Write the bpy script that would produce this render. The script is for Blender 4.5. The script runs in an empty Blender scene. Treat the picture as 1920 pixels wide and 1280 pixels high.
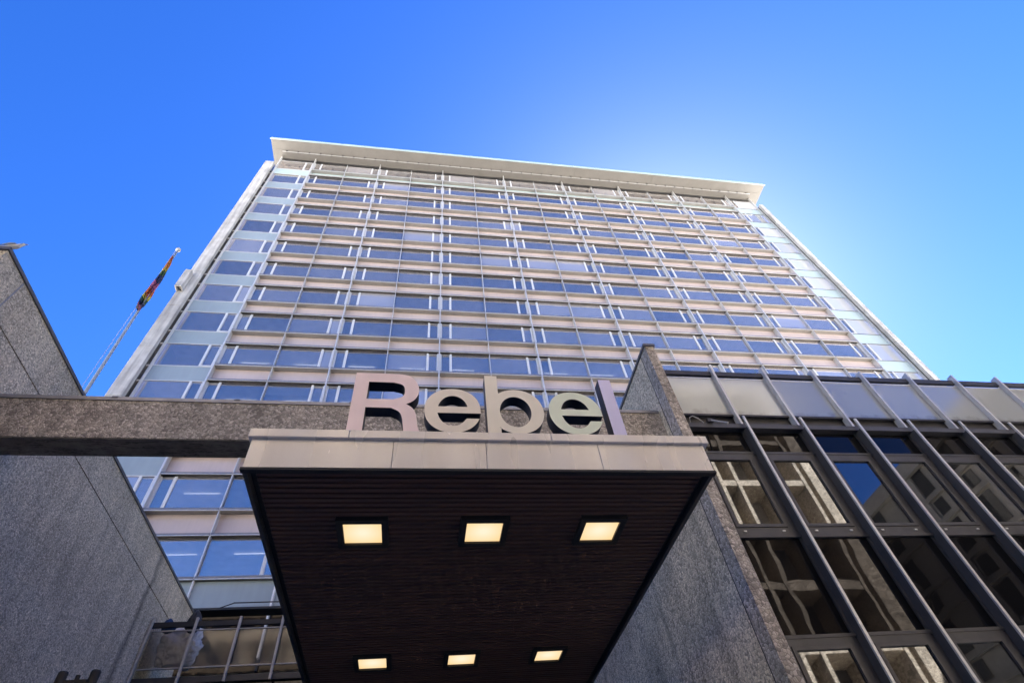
import bpy, bmesh, math, random
from mathutils import Vector, Matrix
random.seed(7)
S = bpy.context.scene
C = bpy.context.collection
CZ = 1.6                                   # camera height above the ground
# ---------------------------------------------------------------- camera
cam = bpy.data.cameras.new('camera'); camo = bpy.data.objects.new('camera', cam); C.objects.link(camo)
S.camera = camo
f_px, pitch, roll, yaw = 1017.58, 0.877553, -0.141935, 0.239601
cam.sensor_width = 36; cam.sensor_fit = 'HORIZONTAL'; cam.lens = 36 * f_px / 1920
cam.clip_start = 0.05; cam.clip_end = 2000
fw = Vector((math.sin(yaw) * math.cos(pitch), math.cos(yaw) * math.cos(pitch), math.sin(pitch)))
rt = Vector((math.cos(yaw), -math.sin(yaw), 0)); up = rt.cross(fw)
r = math.cos(roll) * rt + math.sin(roll) * up
u = -math.sin(roll) * rt + math.cos(roll) * up
M = Matrix((r, u, -fw)).transposed().to_4x4(); M.translation = (0, 0, CZ)
camo.matrix_world = M
# ---------------------------------------------------------------- light
SUN_EL, SUN_AZ = math.radians(48), math.radians(37)      # azimuth from +Y towards +X
w = bpy.data.worlds.new('World'); S.world = w; w.use_nodes = True
wn = w.node_tree.nodes; wl = w.node_tree.links
sky = wn.new('ShaderNodeTexSky'); sky.sky_type = 'NISHITA'; sky.sun_disc = False
sky.sun_elevation = SUN_EL; sky.sun_rotation = SUN_AZ
sky.altitude = 0; sky.air_density = 1.0; sky.dust_density = 0.24; sky.ozone_density = 4.5
hsv = wn.new('ShaderNodeHueSaturation'); hsv.inputs['Saturation'].default_value = 1.2; hsv.inputs['Hue'].default_value = .514; hsv.inputs['Value'].default_value = .45
gam = wn.new('ShaderNodeGamma'); gam.inputs['Gamma'].default_value = 1.2
wl.new(sky.outputs[0], gam.inputs['Color']); wl.new(gam.outputs[0], hsv.inputs['Color']); wl.new(hsv.outputs[0], wn['Background'].inputs['Color'])
wn['Background'].inputs['Strength'].default_value = 0.05
sun = bpy.data.lights.new('sun', 'SUN'); suno = bpy.data.objects.new('sun', sun); C.objects.link(suno)
sun.energy = 5.0; sun.angle = math.radians(0.53); sun.color = (1, .94, .85)
sd = Vector((math.sin(SUN_AZ) * math.cos(SUN_EL), math.cos(SUN_AZ) * math.cos(SUN_EL), math.sin(SUN_EL)))
suno.rotation_euler = sd.to_track_quat('Z', 'Y').to_euler(); suno.location = (0, 0, 90)
S.view_settings.view_transform = 'Standard'; S.view_settings.look = 'None'
S.view_settings.exposure = 3.65; S.view_settings.gamma = 1; S.view_settings.use_curve_mapping = False
S.cycles.use_denoising = True
S.cycles.max_bounces = 8; S.cycles.diffuse_bounces = 4; S.cycles.glossy_bounces = 4
S.cycles.transparent_max_bounces = 8
S.cycles.sample_clamp_indirect = 4
S.cycles.caustics_reflective = False; S.cycles.caustics_refractive = False


# ---------------------------------------------------------------- materials
def mat(name):
    m = bpy.data.materials.new(name); m.use_nodes = True
    nt = m.node_tree
    return m, nt, nt.nodes, nt.links, nt.nodes['Principled BSDF']


def nd(n, t, **k):
    x = n.new(t)
    for a, b in k.items():
        setattr(x, a, b)
    return x


def ramp(n, stops):
    x = n.new('ShaderNodeValToRGB'); e = x.color_ramp.elements
    while len(e) < len(stops):
        e.new(0.5)
    for i, (p, c) in enumerate(stops):
        e[i].position = p; e[i].color = (*c, 1)
    return x


def mix(n, l, fac, a, b, mode='MIX'):
    x = n.new('ShaderNodeMix'); x.data_type = 'RGBA'; x.blend_type = mode
    for s, v in ((0, fac), (6, a), (7, b)):
        if hasattr(v, 'is_linked') or hasattr(v, 'links'):
            l.new(v, x.inputs[s])
        else:
            x.inputs[s].default_value = v if s == 0 else (*v, 1)
    return x.outputs[2]


def world_pos(n):
    return n.new('ShaderNodeNewGeometry').outputs['Position']


def noise(n, l, vec, scale, detail=4, rough=.55, stretch=None):
    if stretch:
        mp = n.new('ShaderNodeMapping'); mp.inputs['Scale'].default_value = stretch
        l.new(vec, mp.inputs['Vector']); vec = mp.outputs[0]
    x = n.new('ShaderNodeTexNoise'); x.inputs['Scale'].default_value = scale
    x.inputs['Detail'].default_value = detail; x.inputs['Roughness'].default_value = rough
    l.new(vec, x.inputs['Vector'])
    return x.outputs['Fac']


def paint(name, col, rough=.5, metal=0.0, var=.12, scale=2.0, streak=0.0, bump=0.0, spec=.5):
    m, nt, n, l, p = mat(name)
    pos = world_pos(n)
    f = noise(n, l, pos, scale, 5)
    dk = tuple(c * (1 - var * 1.6) for c in col); lt = tuple(min(1, c * (1 + var)) for c in col)
    rp = ramp(n, [(.3, dk), (.7, lt)]); l.new(f, rp.inputs[0])
    c = rp.outputs[0]
    if streak:
        s = noise(n, l, pos, 1.0, 4, .6, (5, 5, .35))
        sr = ramp(n, [(.35, (1 - streak,) * 3), (.62, (1, 1, 1))]); l.new(s, sr.inputs[0])
        c = mix(n, l, 1.0, c, sr.outputs[0], 'MULTIPLY')
    l.new(c, p.inputs['Base Color'])
    p.inputs['Roughness'].default_value = rough; p.inputs['Metallic'].default_value = metal
    p.inputs['Specular IOR Level'].default_value = spec
    if bump:
        b = n.new('ShaderNodeBump'); b.inputs['Strength'].default_value = bump; b.inputs['Distance'].default_value = .01
        g = noise(n, l, pos, 60, 3); l.new(g, b.inputs['Height']); l.new(b.outputs[0], p.inputs['Normal'])
    return m


def aggregate(name, scale=17, tint=(1, 1, 1), dirt=.3, bump=.5, stain=None):
    """washed concrete with exposed pebbles"""
    m, nt, n, l, p = mat(name)
    pos = world_pos(n)
    wob = n.new('ShaderNodeTexNoise'); wob.inputs['Scale'].default_value = 9; l.new(pos, wob.inputs['Vector'])
    va = n.new('ShaderNodeVectorMath'); va.operation = 'MULTIPLY_ADD'; va.inputs[1].default_value = (.05, .05, .05)
    l.new(wob.outputs['Color'], va.inputs[0]); l.new(pos, va.inputs[2])
    v1 = n.new('ShaderNodeTexVoronoi'); v1.feature = 'F1'; v1.inputs['Scale'].default_value = scale
    v2 = n.new('ShaderNodeTexVoronoi'); v2.feature = 'DISTANCE_TO_EDGE'; v2.inputs['Scale'].default_value = scale
    for v in (v1, v2):
        l.new(va.outputs[0], v.inputs['Vector'])
    sx = n.new('ShaderNodeSeparateColor'); l.new(v1.outputs['Color'], sx.inputs[0])
    t = lambda c: tuple(a * b for a, b in zip(c, tint))
    peb = ramp(n, [(0, t((.27, .25, .225))), (.3, t((.45, .415, .37))), (.62, t((.58, .535, .475))), (.86, t((.66, .615, .56))), (1, t((.74, .70, .65)))])
    l.new(sx.outputs[0], peb.inputs[0])
    ed = ramp(n, [(0.0, (0, 0, 0)), (.07, (1, 1, 1))]); l.new(v2.outputs['Distance'], ed.inputs[0])
    c = mix(n, l, ed.outputs[0], t((.20, .187, .17)), peb.outputs[0])
    d = noise(n, l, pos, .8, 6, .62)
    dr = ramp(n, [(.34, (1 - dirt,) * 3), (.6, (1, 1, 1))]); l.new(d, dr.inputs[0])
    c = mix(n, l, 1.0, c, dr.outputs[0], 'MULTIPLY')
    st = noise(n, l, pos, 1.0, 5, .6, (3.2, 3.2, .28))
    sr = ramp(n, [(.30, (1 - dirt * 1.1,) * 3), (.52, (1, 1, 1))]); l.new(st, sr.inputs[0])
    c = mix(n, l, 1.0, c, sr.outputs[0], 'MULTIPLY')
    if stain is not None:                          # a long run of water dirt down the wall at one place
        sp = n.new('ShaderNodeSeparateXYZ'); l.new(pos, sp.inputs[0])
        wv = noise(n, l, pos, 1.3, 4, .6)
        a = n.new('ShaderNodeMath'); a.operation = 'MULTIPLY_ADD'; a.inputs[1].default_value = .5; a.inputs[2].default_value = -stain - .25
        l.new(wv, a.inputs[0]); b0 = n.new('ShaderNodeMath'); b0.operation = 'ADD'; l.new(a.outputs[0], b0.inputs[0]); l.new(sp.outputs[1], b0.inputs[1])
        ab = n.new('ShaderNodeMath'); ab.operation = 'ABSOLUTE'; l.new(b0.outputs[0], ab.inputs[0])
        sn = ramp(n, [(.03, (.5, .5, .52)), (.22, (1, 1, 1))]); l.new(ab.outputs[0], sn.inputs[0])
        c = mix(n, l, 1.0, c, sn.outputs[0], 'MULTIPLY')
    l.new(c, p.inputs['Base Color']); p.inputs['Roughness'].default_value = .8
    p.inputs['Specular IOR Level'].default_value = .35
    b = n.new('ShaderNodeBump'); b.inputs['Strength'].default_value = bump; b.inputs['Distance'].default_value = .03
    hs = ramp(n, [(0.0, (0, 0, 0)), (.25, (1, 1, 1))]); l.new(v2.outputs['Distance'], hs.inputs[0])
    l.new(hs.outputs[0], b.inputs['Height']); l.new(b.outputs[0], p.inputs['Normal'])
    return m


def mirror_glass(name, tint, base, fac, wave=0.0, wscale=1.5, see=0.0, rough=.02, veil=0.0):
    """coated pane: a reflecting share over a dark (or partly see-through) body"""
    m, nt, n, l, p = mat(name)
    n.remove(p)
    out = n['Material Output']
    g = n.new('ShaderNodeBsdfGlossy'); g.inputs['Color'].default_value = (*tint, 1); g.inputs['Roughness'].default_value = rough
    d = n.new('ShaderNodeBsdfDiffuse'); d.inputs['Color'].default_value = (*base, 1)
    under = d.outputs[0]
    if see:
        t = n.new('ShaderNodeBsdfTransparent'); t.inputs['Color'].default_value = (see, see * 1.05, see * 1.1, 1)
        under = t.outputs[0]
        if veil:
            vs = n.new('ShaderNodeMixShader')
            oi = n.new('ShaderNodeObjectInfo'); vr = ramp(n, [(0, (veil * .55,) * 3), (.6, (veil,) * 3), (.86, (veil * 1.25,) * 3), (.93, (min(.9, veil * 2.2),) * 3)])
            l.new(oi.outputs['Random'], vr.inputs[0]); l.new(vr.outputs[0], vs.inputs[0])
            l.new(t.outputs[0], vs.inputs[1]); l.new(d.outputs[0], vs.inputs[2]); under = vs.outputs[0]
    lw = n.new('ShaderNodeFresnel'); lw.inputs['IOR'].default_value = 1.5
    ma = n.new('ShaderNodeMath'); ma.operation = 'ADD'; ma.use_clamp = True; ma.inputs[1].default_value = fac
    l.new(lw.outputs[0], ma.inputs[0])
    ms = n.new('ShaderNodeMixShader'); l.new(ma.outputs[0], ms.inputs[0]); l.new(under, ms.inputs[1]); l.new(g.outputs[0], ms.inputs[2])
    l.new(ms.outputs[0], out.inputs['Surface'])
    if wave:
        pos = world_pos(n)
        f = noise(n, l, pos, wscale, 1.5, .4)
        b = n.new('ShaderNodeBump'); b.inputs['Strength'].default_value = wave; b.inputs['Distance'].default_value = .02
        l.new(f, b.inputs['Height']); l.new(b.outputs[0], g.inputs['Normal'])
    return m


MT = {}
MT['agg'] = aggregate('pebble_concrete', 20, (1.04, 1.0, .95))
MT['agg_fine'] = aggregate('fine_pebble_concrete', 34, (1.40, 1.31, 1.08), .22, .4, 16.02)
MT['agg_side'] = aggregate('grey_pebble_concrete', 24, (1.36, 1.28, 1.07), .32, .42)
MT['agg_far'] = aggregate('brown_pebble_concrete', 9, (.88, .81, .71), .25)  # brown tint is this concrete's own colour
MT['conc'] = paint('pale_concrete', (.50, .49, .47), .85, 0, .15, 1.2, .35, .4)
MT['stone'] = paint('pale_stone', (.46, .43, .38), .8, 0, .08, 3)
MT['joint'] = paint('dark_joint', (.05, .048, .045), .9)
MT['cap'] = paint('dark_metal_cap', (.11, .11, .12), .45, .3, .1, 6)
MT['lead'] = paint('grey_metal_cap', (.30, .30, .32), .4, .5, .15, 4)
MT['grey'] = paint('anodised_grey', (.19, .187, .195), .42, .35, .08, 3, .12)
MT['soffit'] = paint('grey_soffit', (.27, .262, .255), .6, .1, .06, 3)
MT['alu'] = paint('bright_aluminium', (.62, .63, .645), .35, .35, .06, 5, .1)
MT['white'] = paint('white_frame', (.56, .57, .59), .45, 0, .04, 4)
MT['pink'] = paint('pink_panel', (.49, .415, .41), .38, 0, .05, .6, .06)
MT['blue'] = paint('blue_grey_panel', (.27, .33, .37), .35, 0, .05, .6, .06)
MT['aqua'] = paint('pale_green_panel', (.40, .50, .52), .35, 0, .05, .6)
MT['eave'] = paint('eave_soffit', (.20, .194, .185), .7, 0, .05, .7, .05)
MT['dark'] = paint('dark_bronze', (.045, .045, .05), .45, .2, .15, 4, .1)
MT['frame'] = paint('dark_grey_frame', (.075, .076, .084), .45, .25, .1, 4, .12)
MT['black'] = paint('black_metal', (.010, .010, .012), .6, 0, .1, 5)
MT['int_ceiling'] = paint('office_ceiling', (.55, .55, .54), .9)
MT['int_wall'] = paint('office_wall', (.20, .20, .21), .9)
MT['tower_glass'] = mirror_glass('tower_glass', (1, .88, .78), (.42, .42, .455), .40, .03, .7, .5, .02, .42)
MT['sky_veil_glass'] = mirror_glass('glass_with_sky_veil', (.98, .95, .92), (.62, .64, .66), .22, .03, .7, .6, .02, .8)  # pale veil paints in reflected bright sky; no blinds behind
MT['dim_glass'] = mirror_glass('dim_glass', (.8, .85, .95), (.008, .01, .013), .05, .05, .7)
MT['dark_glass'] = mirror_glass('bronze_glass', (.33, .33, .36), (.006, .006, .007), .015, .22, 1.1)
MT['clear_glass'] = mirror_glass('clear_sash_glass', (.54, .57, .62), (.012, .012, .013), .17, .03, .8)
MT['far_glass'] = mirror_glass('opposite_glass', (.8, .85, .95), (.01, .012, .016), .20, .05, .7)
MT['base_glass'] = mirror_glass('terrace_glass', (.11, .10, .095), (.006, .006, .007), .06, .1, .9)
MT['bounce_ground'] = paint('pale_bounce_ground', (.42, .40, .37), .9, 0, .15, 6, 0, .6)  # unseen ground, made pale to bounce sunlight up as fill
MT['paving'] = paint('stone_paving', (.42, .40, .37), .85, 0, .15, 3, 0, .4)
MT['steel'] = paint('galvanised_steel', (.40, .395, .39), .5, .2, .12, 5)
MT['pole'] = paint('pole_grey', (.25, .28, .31), .55, 0, .05, 2)
MT['letter_side'] = paint('letter_return', (.010, .011, .018), .4)


def frosted():
    m, nt, n, l, p = mat('frosted_glass')
    n.remove(p); out = n['Material Output']
    pos = world_pos(n)
    d = n.new('ShaderNodeBsdfDiffuse'); t = n.new('ShaderNodeBsdfTranslucent'); g = n.new('ShaderNodeBsdfGlossy')
    g.inputs['Roughness'].default_value = .12; g.inputs['Color'].default_value = (.9, .95, 1, 1)
    f = noise(n, l, pos, 3.0, 6, .65)
    # darker tone, broken by noise, along the lower edge of each pane (object space height)
    oc = n.new('ShaderNodeTexCoord'); sp = n.new('ShaderNodeSeparateXYZ'); l.new(oc.outputs['Object'], sp.inputs[0])
    ad = n.new('ShaderNodeMath'); ad.operation = 'MULTIPLY_ADD'; ad.inputs[1].default_value = .5
    l.new(f, ad.inputs[0]); l.new(sp.outputs[2], ad.inputs[2])
    rp = ramp(n, [(.18, (.50, .53, .54)), (.36, (.88, .94, .96)), (.8, (.92, .97, .98))]); l.new(ad.outputs[0], rp.inputs[0])
    for s in (d, t):
        l.new(rp.outputs[0], s.inputs['Color'])
    m1 = n.new('ShaderNodeMixShader'); m1.inputs[0].default_value = .72
    l.new(d.outputs[0], m1.inputs[1]); l.new(t.outputs[0], m1.inputs[2])
    fr = n.new('ShaderNodeFresnel'); fr.inputs['IOR'].default_value = 1.45
    m2 = n.new('ShaderNodeMixShader'); mx = n.new('ShaderNodeMath'); mx.operation = 'ADD'; mx.inputs[1].default_value = .09; l.new(fr.outputs[0], mx.inputs[0])
    l.new(mx.outputs[0], m2.inputs[0]); l.new(m1.outputs[0], m2.inputs[1]); l.new(g.outputs[0], m2.inputs[2])
    l.new(m2.outputs[0], out.inputs['Surface'])
    return m


def smoked():
    m, nt, n, l, p = mat('smoked_glass')
    n.remove(p); out = n['Material Output']
    t = n.new('ShaderNodeBsdfTransparent'); t.inputs['Color'].default_value = (.93, .92, .91, 1)
    d = n.new('ShaderNodeBsdfDiffuse'); pos = world_pos(n)
    f = noise(n, l, pos, 1.2, 4); rp = ramp(n, [(.3, (.16, .16, .16)), (.7, (.30, .29, .28))]); l.new(f, rp.inputs[0]); l.new(rp.outputs[0], d.inputs['Color'])
    m1 = n.new('ShaderNodeMixShader'); m1.inputs[0].default_value = .16; l.new(t.outputs[0], m1.inputs[1]); l.new(d.outputs[0], m1.inputs[2])
    g = n.new('ShaderNodeBsdfGlossy'); g.inputs['Roughness'].default_value = .08
    fr = n.new('ShaderNodeFresnel'); fr.inputs['IOR'].default_value = 1.4
    m2 = n.new('ShaderNodeMixShader'); l.new(fr.outputs[0], m2.inputs[0]); l.new(m1.outputs[0], m2.inputs[1]); l.new(g.outputs[0], m2.inputs[2])
    l.new(m2.outputs[0], out.inputs['Surface'])
    return m


def fascia():
    m, nt, n, l, p = mat('brushed_fascia_metal')
    pos = world_pos(n)
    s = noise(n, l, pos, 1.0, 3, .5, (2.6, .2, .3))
    rp = ramp(n, [(.3, (.74, .69, .655)), (.7, (.86, .82, .79))]); l.new(s, rp.inputs[0])  # pale vertical streaks in the base colour stand in for reflected sunlit windows
    gr = noise(n, l, pos, 140, 2)
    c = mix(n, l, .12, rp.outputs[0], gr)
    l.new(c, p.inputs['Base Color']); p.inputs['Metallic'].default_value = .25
    s2 = noise(n, l, pos, 1.0, 3, .5, (3.1, .2, .5))
    rr = ramp(n, [(.3, (.16,) * 3), (.7, (.40,) * 3)]); l.new(s2, rr.inputs[0]); l.new(rr.outputs[0], p.inputs['Roughness'])
    b = n.new('ShaderNodeBump'); b.inputs['Strength'].default_value = .35; b.inputs['Distance'].default_value = .03
    w_ = noise(n, l, pos, 1.0, 1, .4, (1.7, 1, 1.2)); l.new(w_, b.inputs['Height']); l.new(b.outputs[0], p.inputs['Normal'])
    return m


def slat_wood():
    m, nt, n, l, p = mat('dark_stained_slats')
    oi = n.new('ShaderNodeObjectInfo'); pos = world_pos(n)
    g = noise(n, l, pos, 1.0, 5, .6, (1.2, 30, 30))
    rp = ramp(n, [(.25, (.056, .030, .024)), (.75, (.080, .042, .033))]); l.new(g, rp.inputs[0])
    hr = ramp(n, [(0, (.85, .84, .83)), (1, (1.12, 1.1, 1.1))]); l.new(oi.outputs['Random'], hr.inputs[0])
    c = mix(n, l, 1.0, rp.outputs[0], hr.outputs[0], 'MULTIPLY')
    l.new(c, p.inputs['Base Color']); p.inputs['Roughness'].default_value = .5
    return m


def lamp_mat():
    m, nt, n, l, p = mat('lit_diffuser')
    n.remove(p); out = n['Material Output']
    oc = n.new('ShaderNodeTexCoord'); ln = n.new('ShaderNodeVectorMath'); ln.operation = 'LENGTH'
    l.new(oc.outputs['Object'], ln.inputs[0])
    rp = ramp(n, [(.03, (1.0, .86, .63)), (.27, (1.0, .66, .30))]); l.new(ln.outputs['Value'], rp.inputs[0])
    e = n.new('ShaderNodeEmission'); l.new(rp.outputs[0], e.inputs[0]); e.inputs['Strength'].default_value = .085
    l.new(e.outputs[0], out.inputs['Surface'])
    return m


def emit(name, col, s):
    m, nt, n, l, p = mat(name); n.remove(p)
    e = n.new('ShaderNodeEmission'); e.inputs[0].default_value = (*col, 1); e.inputs[1].default_value = s
    l.new(e.outputs[0], n['Material Output'].inputs['Surface'])
    return m


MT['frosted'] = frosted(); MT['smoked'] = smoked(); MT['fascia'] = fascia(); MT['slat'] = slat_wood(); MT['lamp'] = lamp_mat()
MT['tube'] = emit('office_light', (1, .97, .93), .2)
LC = dict(R=(.92, .76, .78), e=(.88, .81, .71), b=(.88, .835, .73), e2=(.78, .86, .72), l=(.70, .68, .96))
for k, c in LC.items():
    MT['L' + k] = paint('letter_face_' + k, c, .36, .25, .035, 2.2, .05)


# ---------------------------------------------------------------- geometry helpers
class MB:
    """collects boxes, quads and tubes into one mesh"""
    def __init__(s):
        s.v = []; s.f = []; s.m = []; s.mats = []

    def mi(s, m):
        if m not in s.mats:
            s.mats.append(m)
        return s.mats.index(m)

    def box(s, x0, x1, y0, y1, z0, z1, m):
        b = len(s.v); k = s.mi(m)
        s.v += [(x, y, z) for z in (z0, z1) for y in (y0, y1) for x in (x0, x1)]
        for q in ((0, 2, 3, 1), (4, 5, 7, 6), (0, 1, 5, 4), (2, 6, 7, 3), (0, 4, 6, 2), (1, 3, 7, 5)):
            s.f.append(tuple(b + i for i in q)); s.m.append(k)
        return s

    def poly(s, pts, m):
        b = len(s.v); s.v += [tuple(p) for p in pts]; s.f.append(tuple(range(b, b + len(pts)))); s.m.append(s.mi(m))
        return s

    def tube(s, pts, rad, m, seg=10, caps=True):
        k = s.mi(m); pts = [Vector(p) for p in pts]; rings = []
        for i, p in enumerate(pts):
            t = (pts[min(i + 1, len(pts) - 1)] - pts[max(i - 1, 0)]).normalized()
            a = t.cross(Vector((0, 0, 1)) if abs(t.z) < .9 else Vector((1, 0, 0))).normalized(); c = t.cross(a)
            rr = rad[i] if isinstance(rad, (list, tuple)) else rad
            b = len(s.v)
            s.v += [tuple(p + rr * (math.cos(2 * math.pi * j / seg) * a + math.sin(2 * math.pi * j / seg) * c)) for j in range(seg)]
            rings.append(b)
        for a, b in zip(rings, rings[1:]):
            for j in range(seg):
                s.f.append((a + j, a + (j + 1) % seg, b + (j + 1) % seg, b + j)); s.m.append(k)
        if caps:
            s.f.append(tuple(rings[0] + j for j in range(seg))[::-1]); s.m.append(k)
            s.f.append(tuple(rings[-1] + j for j in range(seg))); s.m.append(k)
        return s

    def mesh(s, name, smooth=False):
        me = bpy.data.meshes.new(name); me.from_pydata(s.v, [], s.f); me.update()
        for m in s.mats:
            me.materials.append(MT[m] if isinstance(m, str) else m)
        me.polygons.foreach_set('material_index', s.m)
        bm = bmesh.new(); bm.from_mesh(me); bmesh.ops.recalc_face_normals(bm, faces=bm.faces); bm.to_mesh(me); bm.free()
        if smooth:
            me.polygons.foreach_set('use_smooth', [True] * len(me.polygons))
        return me


def tag(o, label=None, cat=None, group=None, kind=None):
    for k, v in (('label', label), ('category', cat), ('group', group), ('kind', kind)):
        if v:
            o[k] = v
    return o


def thing(name, loc, label, cat, group=None):
    o = bpy.data.objects.new(name, None); o.location = loc; o.empty_display_size = .2; C.objects.link(o)
    return tag(o, label, cat, group)


def absloc(o):
    v = Vector(o.location)
    while o.parent:
        o = o.parent; v += Vector(o.location)
    return v


def part(name, me, parent, loc=(0, 0, 0)):
    """mesh placed at a world position under its parent (no rotations are used on parents)"""
    o = bpy.data.objects.new(name, me)
    if parent is not None:
        o.parent = parent; o.location = Vector(loc) - absloc(parent)
    else:
        o.location = loc
    C.objects.link(o)
    return o


_cache = {}


def bx(sx, sy, sz, m, bevel=0):
    """a shared box mesh with its corner (min) at the origin"""
    k = (round(sx, 4), round(sy, 4), round(sz, 4), m, bevel)
    if k not in _cache:
        me = MB().box(0, sx, 0, sy, 0, sz, m).mesh('box_' + m)
        if bevel:
            bm = bmesh.new(); bm.from_mesh(me)
            bmesh.ops.bevel(bm, geom=list(bm.edges), offset=bevel, segments=1, affect='EDGES'); bm.to_mesh(me); bm.free()
        _cache[k] = me
    return _cache[k]


def block(name, x0, x1, y0, y1, z0, z1, m, parent, bevel=0):
    """box part given in camera-relative heights (z = 0 at the lens)"""
    return part(name, bx(x1 - x0, y1 - y0, z1 - z0, m, bevel), parent, (x0, y0, z0 + CZ))


# ---------------------------------------------------------------- ground
def flat(name, x0, x1, y0, y1, z, m):
    return tag(part(name, MB().poly([(x0, y0, z), (x1, y0, z), (x1, y1, z), (x0, y1, z)], m).mesh(name), None), kind='structure')


flat('ground', -900, 900, -900, 900, 0, 'bounce_ground')
flat('courtyard_paving', -7.4, 4.7, .6, 17, .124, 'paving')
tag(part('kerb', MB().box(-30, 60, .4, .6, 0, .124, 'conc').mesh('kerb'), None), kind='structure')

# ================================================================ office tower
T = 24.0; FL = .1416 * T; BAY = .2845 * T; HB = BAY / 2
X0 = -.5377 * T                                       # first fin
sill = lambda k: T * (.5263 + .1416 * k)
WH = .0868 * T                                        # window height from sill line to head line
XL, XR = -16.39, 38.0                                 # outer corners of the glazing
NB, NK = 7, 14
GY, SY = T + .22, T + .41                             # glass plane, spandrel plane
tower = thing('office_tower', (X0 + 3.5 * BAY, T, 0), 'tall office tower with pink spandrels, white mullions and overhanging flat roof', 'building')
zc = lambda z: z + CZ

# -- shared meshes
CW = .84                                              # casement unit width
pane_w = HB - CW - .04


def wide_window():
    m = MB()
    m.poly([(0, 0, 0), (pane_w, 0, 0), (pane_w, 0, WH + .02), (0, 0, WH + .02)], 'tower_glass')
    return m.mesh('window')


def casement_frame(w, h):
    m = MB()
    o, i_, t = .13, .08, .075
    m.box(0, o, -.05, .03, 0, h, 'white').box(w - i_, w, -.05, .03, 0, h, 'white')
    m.box(o, w - i_, -.01, .03, h - t, h, 'grey').box(o, w - i_, -.05, .03, 0, .08, 'white')
    for a, b in ((o, o + .035), (w - i_ - .035, w - i_)):
        m.box(a, b, -.02, .03, .08, h - t, 'alu')
    m.box(o + .035, w - i_ - .035, .0, .03, h - t - .03, h - t, 'alu')
    return m


def flipx(mb, w):
    mb.v = [(w - x, y, z) for x, y, z in mb.v]
    return mb


win_me = wide_window()
cas_l = casement_frame(CW - .05, WH - .06).mesh('casement_frame')       # thick member on the left
cas_r = flipx(casement_frame(CW - .05, WH - .06), CW - .05).mesh('casement_frame')
cp = MB().poly([(.13, .0, .08), (CW - .13, 0, .08), (CW - .13, 0, WH - .13), (.13, 0, WH - .13)], 'tower_glass').mesh('casement_pane')
cpl = MB().poly([(.08, .0, .08), (CW - .18, 0, .08), (CW - .18, 0, WH - .13), (.08, 0, WH - .13)], 'tower_glass').mesh('casement_pane')


def ledge_mesh(w, front_h, depth, um='soffit'):
    m = MB()
    m.box(0, w, 0, .05, .035, front_h, 'grey').box(0, w, -.012, .05, 0, .03, 'alu').box(0, w, .05, depth, .03, .07, um)
    return m.mesh('ledge')


sill_l = ledge_mesh(HB - .05, .15, .40); head_l = ledge_mesh(HB - .05, .13, .40, 'dark')  # head undersides coloured dark to deepen the shade band at window tops
sp_h = FL - WH
span_me = {m: bx(HB - .02, .05, sp_h + .1, m) for m in ('pink', 'aqua', 'blue')}
mul_w = bx(.045, .18, WH - .02, 'alu'); mul_s = bx(.04, .34, sp_h - .16, 'alu')
for k in range(NK):
    zs, zh = sill(k), sill(k) + WH
    if k == NK - 1:
        pass
    for b in range(NB):
        for h in (0, 1):
            xa = X0 + b * BAY + h * HB
            zb = zc(zs) + .03
            if h == 0:
                fx, px, fm, pm = xa + .05, xa + CW, cas_r, cpl
            else:
                fx, px, fm, pm = xa + HB - CW, xa + .04, cas_l, cp
            part('window', win_me, tower, (px, GY, zb))
            cf = part('casement', fm, tower, (fx, GY, zb))
            part('pane', pm, cf, (fx, GY + .012, zb))
            # spandrel below the window
            m = 'pink' if 0 < k < NK - 1 else ('aqua' if k else 'blue')
            if k:
                part('spandrel_panel', span_me[m], tower, (xa + .01, SY, zc(zs) - sp_h - .05))
            part('ledge', sill_l, tower, (xa + .025, T, zc(zs) - .005))
            if k < NK - 1:
                part('ledge', head_l, tower, (xa + .025, T, zc(zh) - .005))
        xm = X0 + b * BAY + HB
        part('mullion', mul_w, tower, (xm - .025, T + .04, zc(zs) + .03))
        if k:
            part('mullion', mul_s, tower, (xm - .022, T + .03, zc(zs) - sp_h + .135))
# fins at the bay lines
z_top = 2.487 * T; z_bot = 9.4
for b in range(NB + 1):
    ww = .09 if b in (0, NB) else .075
    fm = MB().box(-ww / 2, ww / 2, 0, SY - T, 0, z_top - z_bot, 'alu').mesh('fin') if b in (0, 1) else None
    if fm:
        fin_me = fm
    part('fin', fin_me if b < NB else bx(ww, SY - T, z_top - z_bot, 'alu'), tower, (X0 + b * BAY - (ww / 2 if b == NB else 0), T - .03, zc(z_bot)))
# base band of grey panels under the lowest windows
for b in range(NB):
    for h in (0, 1):
        xa = X0 + b * BAY + h * HB
        part('base_panel', bx(HB - .05, .05, sill(0) - 11.42, 'blue'), tower, (xa + .025, T + .2, zc(11.42)))
        part('mullion', bx(.06, .14, sill(0) - 11.42, 'alu'), tower, (xa - .03, T + .06, zc(11.42)))
        part('base_window', bx(HB - .09, .03, 2.3, 'base_glass'), tower, (xa + .045, T + .3, zc(9.0)))
        part('base_post', bx(.09, .16, 2.3, 'black'), tower, (xa - .045, T + .17, zc(9.0)))
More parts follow.
